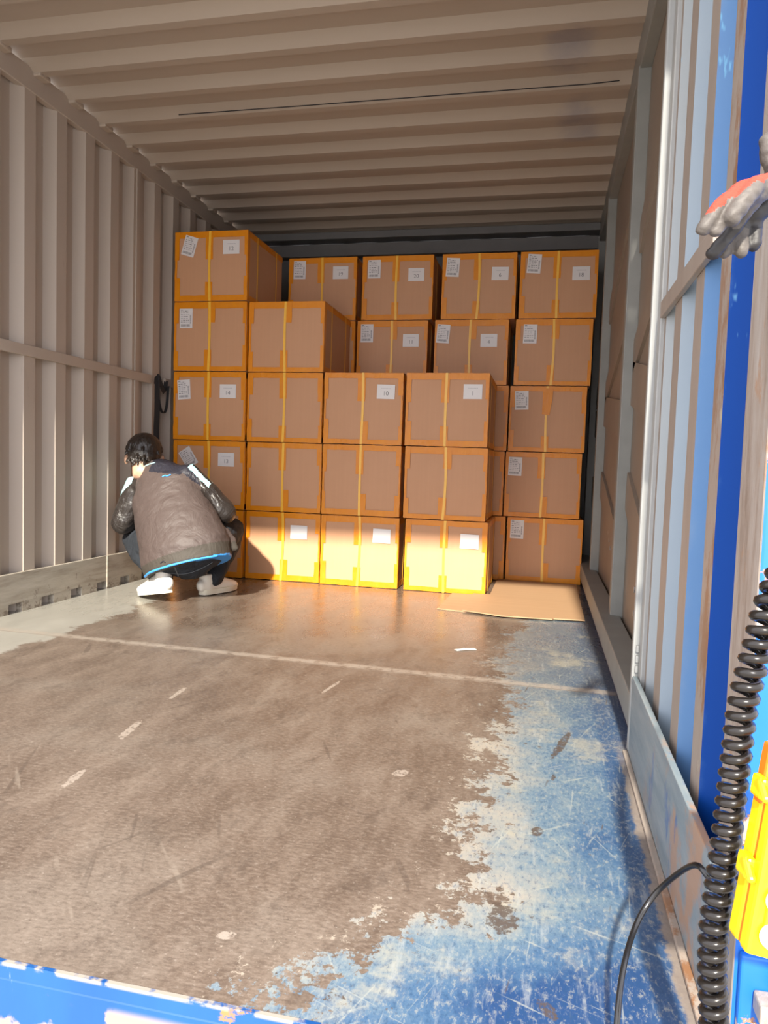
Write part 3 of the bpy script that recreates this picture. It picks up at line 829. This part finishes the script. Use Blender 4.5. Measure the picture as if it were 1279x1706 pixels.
# hair
bm = bmesh.new()
ell(bm, hl(0, -.018, .036), (.088, .100, .086), HR, 28); ell(bm, hl(0, -.050, -.008), (.074, .058, .064), HR, 24); ell(bm, hl(0, .03, .062), (.076, .072, .055), HR)
rr = random.Random(5)
for i in range(150):   # short locks around the crown, sides and nape
    a = rr.uniform(0, 2*math.pi); e = rr.uniform(-.95, 1.2)
    lx, ly, lz = math.cos(a)*math.cos(e), math.sin(a)*math.cos(e), math.sin(e)
    if ly > .35 and lz < .45: continue
    if abs(lx) > .75 and ly > -.1 and lz < .1: continue
    p = V((lx*.083, -.018+ly*.095, .034+lz*.081))
    if lz < -.3: p = V((lx*.070, -.050+ly*.056, -.008+lz*.062))
    dd = V((lx*.35, ly*.35-.05, -.9 if lz < .8 else -.2)).normalized()
    L = rr.uniform(.014, .024) if lz > -.2 else rr.uniform(.020, .034)
    tube(bm, [hl(*p), hl(*(p+dd*L*.6+V((lx, ly, lz))*.003)), hl(*(p+dd*L))], [.0075, .0055, .0022], 6)
remeshed('hair', bm, .003, [M_hair], 3, person, loc=PR)

# jeans
bm = bmesh.new()
ell(bm, (hipL+hipR)/2+V((.0, -.015, -.005)), (.165, .125, .105), Euler((.2, -.10, 0)).to_matrix())
ell(bm, hipL+V((.01, -.035, -.02)), (.095, .095, .085)); ell(bm, hipR+V((-.01, -.035, -.02)), (.095, .095, .085))
tube(bm, [(hipL+hipR)/2, V((-1.70, 3.23, .33))], [.14, .14])
for h, k_, a in ((hipL, kneL, ankL), (hipR, kneR, ankR)):
    tube(bm, [h, (h+k_)/2, k_], [.098, .088, .062]); tube(bm, [k_, (k_*2+a)/3, (k_+a*3)/4, a], [.060, .068, .056, .050])
jeans = remeshed('jeans', bm, .0065, [M_denim], 4, person, wr=.004, wscale=16, loc=PR)
def onback(pts, w, mat, name, par, th=.003):
    bm = bmesh.new(); q = [V(p)-PR for p in pts]; tube(bm, q, w, 6); return link(name, bm, mat, par, True)

# jacket
def jac():
    bm = bmesh.new()
    secs = [((-1.628, 3.165, .170), .212, .150, (1, .10, .30)), ((-1.650, 3.180, .235), .222, .160, (1, .08, .29)),
            ((-1.712, 3.225, .335), .205, .152, (1, .05, .26)), ((-1.785, 3.275, .435), .188, .135, (1, 0, .22)),
            ((-1.840, 3.315, .525), .180, .110, (1, -.05, .20)), ((-1.880, 3.345, .590), .120, .085, (1, -.05, .18)),
            ((-1.910, 3.370, .640), .068, .066, (1, -.1, .15))]
    tube(bm, [s[0] for s in secs], 0, 36, caps=False, flat=[(s[1], s[2], s[3]) for s in secs])
    for a, b, c, f in ((shoL, elbL, wriL, -1), (shoR, elbR, wriR, 1)):
        tube(bm, [a+(chest-a)*.25+V((0, 0, .01)), a, a+(b-a)*.5, b], [.070, .072, .068, .060], 18)
        tube(bm, [b, b+(c-b)*.4, b+(c-b)*.8, c-(c-b)*.08], [.060, .056, .046, .036], 16)
    # loose open front flap on the right
    tube(bm, [(-1.50, 3.24, .300), (-1.455, 3.255, .275), (-1.430, 3.26, .262)], 0, 12, flat=[(.07, .03, (0, .3, 1)), (.045, .02, (0, .3, 1)), (.016, .012, (0, .3, 1))])
    
    return bm
J = remeshed('jacket', jac(), .0060, [M_jacket, M_sleeve, M_yoke, M_cyan, M_band, M_bluepipe], 5, person, wr=.0028, wscale=13, loc=PR)
axis = (V((-1.775, 3.275, .435))-V((-1.628, 3.165, .170))).normalized()
def segdist(p, a, b):
    t = max(0, min(1, (p-a).dot(b-a)/(b-a).length_squared)); return (p-(a+(b-a)*t)).length, t
hemc = V((-1.628, 3.165, .170)); hx = V((1, .10, .30)).normalized(); hn = hx.cross(V((0, 1, 0))).normalized()
if hn.z < 0: hn = -hn
hn = (hn+axis*.8).normalized()
for f in J.data.polygons:
    p = f.center+PR; m = 0
    dt = segdist(p, V((-1.65, 3.18, .24)), V((-1.88, 3.345, .59)))[0]
    dl, tl = segdist(p, shoL, elbL); dl2, _ = segdist(p, elbL, wriL)
    dr, tr = segdist(p, shoR, elbR); dr2, _ = segdist(p, elbR, wriR)
    if (dl < .088 and p.x < -1.985-.02*(.55-p.z)*10*0) or (dl2 < .075 and p.x < -1.99): m = 1
    if (dr < .088 and p.x > -1.655+(.60-p.z)*.45) or (dr2 < .075 and p.y > 3.34 and p.z > .34 and dt > .15): m = 1
    # insert panels on the shoulder caps
    if p.x < -2.015 and .485 < p.z < .60 and m == 1 and (p.z-.485) > (-2.015-p.x)*-.3 and p.z > .50+(p.x+2.07)*.9: m = 3
    if -1.70 < p.x < -1.600 and abs(p.z-(.650-(p.x+1.70)*.95)) < .010 and p.y < 3.36: m = 3
    if p.z > .612-(p.x+1.86)*.05 and -1.90 < p.x < -1.72 and m == 0: m = 2
    if -1.80 < p.x < -1.60 and p.z > .640-(p.x+1.75)*.75 and m == 0: m = 2
    d = (p-hemc).dot(hn)
    if p.z < .42 and p.y < 3.5 and dl > .07:
        if d < .058: m = 4
        if d < .0: m = 5
    f.material_index = m
# piping along the hem (real cord), collar piping and small chest emblem
ring = []
dgm = J.data
def backpt(x):      # lowest back edge of the jacket at given x
    best = None
    for v in dgm.vertices:
        p = v.co+PR
        if abs(p.x-x) < .006 and p.y < 3.30 and p.z < .34:
            s = p.z*1.0+p.y*.55
            if best is None or s < best[0]: best = (s, p.copy())
    return best[1] if best else None
pp = [backpt(-1.835+i*.022) for i in range(19)]
pp = [p for p in pp if p is not None]
sm_ = [sum((pp[max(0, min(len(pp)-1, i+k_))] for k_ in (-2, -1, 0, 1, 2)), V())/5 for i in range(len(pp))]
bm = bmesh.new(); tube(bm, [p-PR+V((0, -.006, 0)) for p in sm_], .0055, 8); link('hem_piping', bm, M_bluepipe, person, True)
bm = bmesh.new()
tube(bm, bez([V((-1.975, 3.35, .628))-PR, V((-1.94, 3.305, .640))-PR, V((-1.895, 3.295, .655))-PR, V((-1.862, 3.31, .66))-PR]), .003, 6)
link('collar_piping', bm, M_cyan, person, True)

def cast(o, x, z, y0=2.6):
    ok, loc, nor, i = o.ray_cast(V((x, y0, z))-PR, V((0, 1, 0)))
    return loc+nor*.0012 if ok else None
def oncloth(o, pts, rad, mat, name):
    q = [cast(o, *p) for p in pts]; q = [p for p in q if p is not None]
    if len(q) > 1:
        bm = bmesh.new(); tube(bm, bez(q, 3), rad, 6); link(name, bm, mat, o, True)
oncloth(jeans, [(-1.80+.02*i, .130+.06*((i-8)/8)**2+.03*i/16) for i in range(17)], .0018, M_denimseam, 'seam')
oncloth(jeans, [(-1.655, .19), (-1.655, .17), (-1.658, .15), (-1.66, .135)], .004, M_denimseam, 'belt_loop')
oncloth(J, [(-1.800, .592), (-1.790, .598), (-1.778, .596), (-1.765, .602)], .0035, M_bluepipe, 'emblem')
oncloth(J, [(-1.690, .205), (-1.678, .213), (-1.668, .210)], .0030, M_yoke, 'emblem')

# shoes
def shoe(heel, toe, lift, zrot=0):
    heel, toe = V(heel), V(toe); d = toe-heel; L = d.length; d.normalize(); lat = V((0, 0, 1)).cross(d).normalized(); up = d.cross(lat)
    loc = (heel+toe)/2
    def Pt(a, s, u): return heel+d*L*a+lat*s+up*u
    up_sec = [(-.01, .026, .032, .045), (.08, .036, .045, .050), (.22, .037, .052, .055), (.38, .038, .042, .050), (.55, .043, .034, .042), (.72, .047, .028, .034), (.88, .042, .023, .028), (.98, .026, .017, .022)]
    bm = bmesh.new()
    tube(bm, [Pt(a, 0, u) for a, w, h, u in up_sec], 0, 20, caps=True, flat=[(w, h, lat) for a, w, h, u in up_sec])
    tube(bm, [Pt(.14, 0, .06), Pt(.12, 0, .105)], [.040, .037], 18, caps=False)
    u = remeshed('shoe_upper', bm, .005, [M_shoe], 3)
    for v in u.data.vertices: pass
    u.data.transform(Matrix.Translation(-PR)); u.name = 'shoe'
    bm = bmesh.new()
    ns = 14; lo = []; hi = []
    out = []
    for k_ in range(28):
        a = k_/28*2*math.pi; t = (1-math.cos(a))/2; w = .036+.014*math.sin(min(1, max(0, (t-.3)/.7))*math.pi) if t > .3 else .036+.002*t
        w = w*min(1, (max(1e-3, math.sin(a)**2))**.22)
        out.append((t*1.03-.02, w*(1 if math.sin(a) >= 0 else -1)))
    for (a, s) in out: lo.append(bm.verts.new(Pt(a, s*.98, 0)-PR)); hi.append(bm.verts.new(Pt(a, s*1.05, .026)-PR))
    bm.faces.new(lo); bm.faces.new(hi[::-1])
    for i in range(len(lo)): bm.faces.new([lo[i], lo[(i+1) % len(lo)], hi[(i+1) % len(lo)], hi[i]])
    u.parent = person
    so = link('sole', bm, M_sole, u)
    bm = bmesh.new()
    for i in range(5):
        a = .36+.07*i; h = .094-.012*i
        tube(bm, bez([Pt(a, -.026, h-.022)-PR, Pt(a+.03, 0, h)-PR, Pt(a, .026, h-.022)-PR], 4), .0028, 6)
    tube(bm, bez([Pt(.33, 0, .098)-PR, Pt(.30, .02, .125)-PR, Pt(.36, .03, .120)-PR, Pt(.36, .004, .098)-PR], 5), .0025, 6)
    link('lace', bm, M_lace, u)
    return u
shoe((-1.692, 3.10, .055), (-1.915, 3.245, .004), 0)
shoe((-1.655, 3.365, .004), (-1.590, 3.615, .004), 0)

# ================================================================== WEBBING STRAP ON THE LEFT WALL
bm = bmesh.new()
x = -2.160
ribbon(bm, bez([(x-.012, 3.80, 1.10), (x, 3.785, 1.140), (x+.010, 3.790, 1.135), (x+.008, 3.83, 1.085), (x, 3.875, 1.060), (x-.015, 3.905, 1.075), (x-.02, 3.93, 1.13)], 6), (.4, .5, .8), .024, .002)
ribbon(bm, bez([(x+.006, 3.787, 1.13), (x+.006, 3.80, 1.02), (x+.006, 3.825, .958), (x+.004, 3.86, .940), (x, 3.90, .975), (x-.004, 3.925, 1.10)], 6), (1, .2, 0), .016, .002)
ribbon(bm, bez([(x+.004, 3.782, 1.13), (x+.004, 3.782, .95), (x+.006, 3.772, .80), (-2.13, 3.76, .62), (-2.10, 3.72, .48), (-2.065, 3.66, .33)], 6), (.5, 1, 0), .026, .002)
ribbon(bm, bez([(x+.010, 3.79, 1.12), (x+.009, 3.795, .95), (x+.009, 3.792, .80), (-2.12, 3.78, .62), (-2.09, 3.73, .48), (-2.055, 3.67, .33)], 6), (.5, 1, 0), .016, .002)
tag(link('webbing_strap', bm, M_web_shade), 'black webbing strap looped over the left wall rail above the person', 'strap')

# ================================================================== COILED CONTROL CABLE, BLACK CABLE, REMOTE, GLOVES
cl = [(.235, .76, .640), (.222, .755, .590), (.211, .75, .557), (.206, .75, .528), (.195, .75, .465), (.191, .75, .397), (.187, .75, .318), (.182, .75, .241), (.183, .75, .190), (.187, .75, .144), (.190, .75, .05), (.192, .75, -.06)]
path = bez(cl, 40)
s = [0]
for a, b in zip(path[:-1], path[1:]): s.append(s[-1]+(b-a).length)
pitch = .0142; cr = .0098; wr_ = .0048; pts = []; total = s[-1]; nn = int(total/pitch*18); j = 0
for i in range(nn+1):
    t = total*i/nn
    while j < len(s)-2 and s[j+1] < t: j += 1
    f = (t-s[j])/(s[j+1]-s[j]+1e-9); p = path[j].lerp(path[j+1], f); d = (path[j+1]-path[j]).normalized()
    e1 = V((0, 1, 0)); e1 = (e1-d*e1.dot(d)).normalized(); e2 = d.cross(e1); a = t/pitch*2*math.pi
    pts.append(p+(e1*math.cos(a)+e2*math.sin(a))*cr)
bm = bmesh.new(); tube(bm, pts, wr_, 8); tag(link('coiled_cable', bm, M_hose, None, True), 'black glossy coiled cable hanging along the right post in the foreground', 'cable')

bm = bmesh.new()
cp = bez([(.262, .955, .19), (.232, .92, .200), (.211, .905, .207), (.199, .92, .212), (.185, .95, .183), (.162, .97, .140), (.139, .95, .109), (.120, .90, .085), (.110, .855, .055), (.107, .825, .020), (.106, .805, -.03), (.106, .795, -.16)], 10)
tube(bm, cp, .0037, 10); tag(link('black_cable', bm, M_black, None, True), 'thin black cable arching over the blue floor edge in the lower right', 'cable')

rem = empty('remote_control', (.190, .688, .259), 'yellow handheld control box with round white buttons and orange seam', 'remote control')
rem.rotation_euler = Euler((math.radians(-6), math.radians(9), math.radians(6)))
bm = bmesh.new(); box(bm, 0, .115, -.010, .008, .0, .175, bev=.004); box(bm, .010, .105, -.0135, -.009, .012, .165, bev=.002); link('front_shell', bm, M_yellow, rem)
bm = bmesh.new(); box(bm, .002, .113, .008, .012, .002, .173); link('gasket', bm, M_orange, rem)
bm = bmesh.new(); box(bm, 0, .115, .012, .034, .0, .175, bev=.004); link('rear_shell', bm, M_yellow, rem)
bm = bmesh.new(); box(bm, -.001, .116, .013, .030, .125, .182, bev=.003); link('hinge_block', bm, M_orange, rem)
for z in (.060, .132):
    bm = bmesh.new(); box(bm, -.008, .001, .000, .024, z, z+.020, bev=.003); tube(bm, [(-.004, -.004, z+.004), (-.006, .006, z+.016)], .004, 10); link('latch', bm, M_yellow, rem)
for r_ in range(5):
    for c_ in range(3):
        bm = bmesh.new(); bmesh.ops.create_cone(bm, cap_ends=True, segments=28, radius1=.0115, radius2=.0105, depth=.006, matrix=Matrix.Translation((.0185+c_*.029, -.016, .022+r_*.031)) @ Matrix.Rotation(math.pi/2, 4, 'X'))
        link('button', bm, M_button, rem)

def glove(name, palm, cuff, fingers, knob, mats, fn, label, rp=.019):
    bm = bmesh.new(); palm = V(palm); cuff = V(cuff)
    tube(bm, [palm, (palm+cuff)/2, cuff], [rp, rp*.95, rp*.8], 16)
    for base, mid, tip, r in fingers: tube(bm, bez([V(base), V(mid), V(tip)], 4), r, 12)
    if knob: tube(bm, [V(q) for q in knob[0]], knob[1], 12)
    o = remeshed(name, bm, .0018, mats, 3, None, wr=.0012, wscale=70)
    for f in o.data.polygons: f.material_index = fn(f.center)
    return tag(o, label, 'glove', 'work gloves')
glove('work_glove', (.186, .838, .972), (.225, .855, .990),
      [((.186, .832, .977), (.164, .824, .960), (.1460, .818, .9330), .0076), ((.190, .835, .972), (.172, .828, .953), (.1590, .822, .9320), .0070),
       ((.196, .830, .978), (.184, .822, .962), (.1730, .818, .9440), .0098), ((.200, .845, .970), (.182, .855, .942), (.1655, .862, .9205), .0078)],
      None, [M_gred, M_ggrey, M_gdark],
      lambda c: (2 if c.y > .848 and c.z < .955 else (0 if (c.z > .950+(c.x-.155)*.72+.006*mnoise.noise(c*120) and c.z > .947) else 1)),
      'coral red and grey work glove, topmost, hanging at the upper right edge', .015)
glove('work_glove', (.206, .885, .968), (.232, .885, .990),
      [((.196, .885, .965), (.184, .880, .944), (.1800, .876, .9245), .0070), ((.203, .885, .968), (.1960, .880, .948), (.1965, .876, .9255), .0076),
       ((.213, .888, .970), (.2105, .884, .952), (.2100, .880, .9330), .0076), ((.200, .89, .965), (.186, .89, .950), (.176, .885, .936), .0072)],
      ([(.226, .87, 1.005), (.218, .868, 1.024), (.2160, .866, 1.036)], [.011, .012, .0115]), [M_ggrey, M_gdark],
      lambda c: (1 if c.z > .950 and c.z < 1.0 or c.x > .203 and c.z < .99 else 0),
      'dark grey work glove hanging beneath the coral red one', .015)
bm = bmesh.new(); tube(bm, [(.262, .935, 1.005), (.250, .90, 1.0), (.246, .86, .998)], .006, 10)
tag(link('steel_hook', bm, M_steel, None, True), 'steel hook on the blue corner post carrying the gloves', 'hook')

# hinge lugs and bracket on the blue post, lower right
def lug(z, nm, lab):
    o = empty(nm, (.30, .93, z), lab, 'hinge', 'hinge brackets on the blue post')
    bm = bmesh.new(); box(bm, -.045, .09, -.012, -.0005, -.05, .05, bev=.003); link('plate', bm, M_blue, o)
    bm = bmesh.new(); box(bm, -.03, .06, -.045, -.012, -.012, .012, bev=.003); link('lug', bm, M_postside, o)
    bm = bmesh.new(); tube(bm, [(-.005, -.032, -.04), (-.005, -.032, .04)], .008, 12); link('pin', bm, M_steel, o)
lug(.06, 'hinge_bracket', 'blue hinge bracket at the foot of the corner post, below the yellow control')
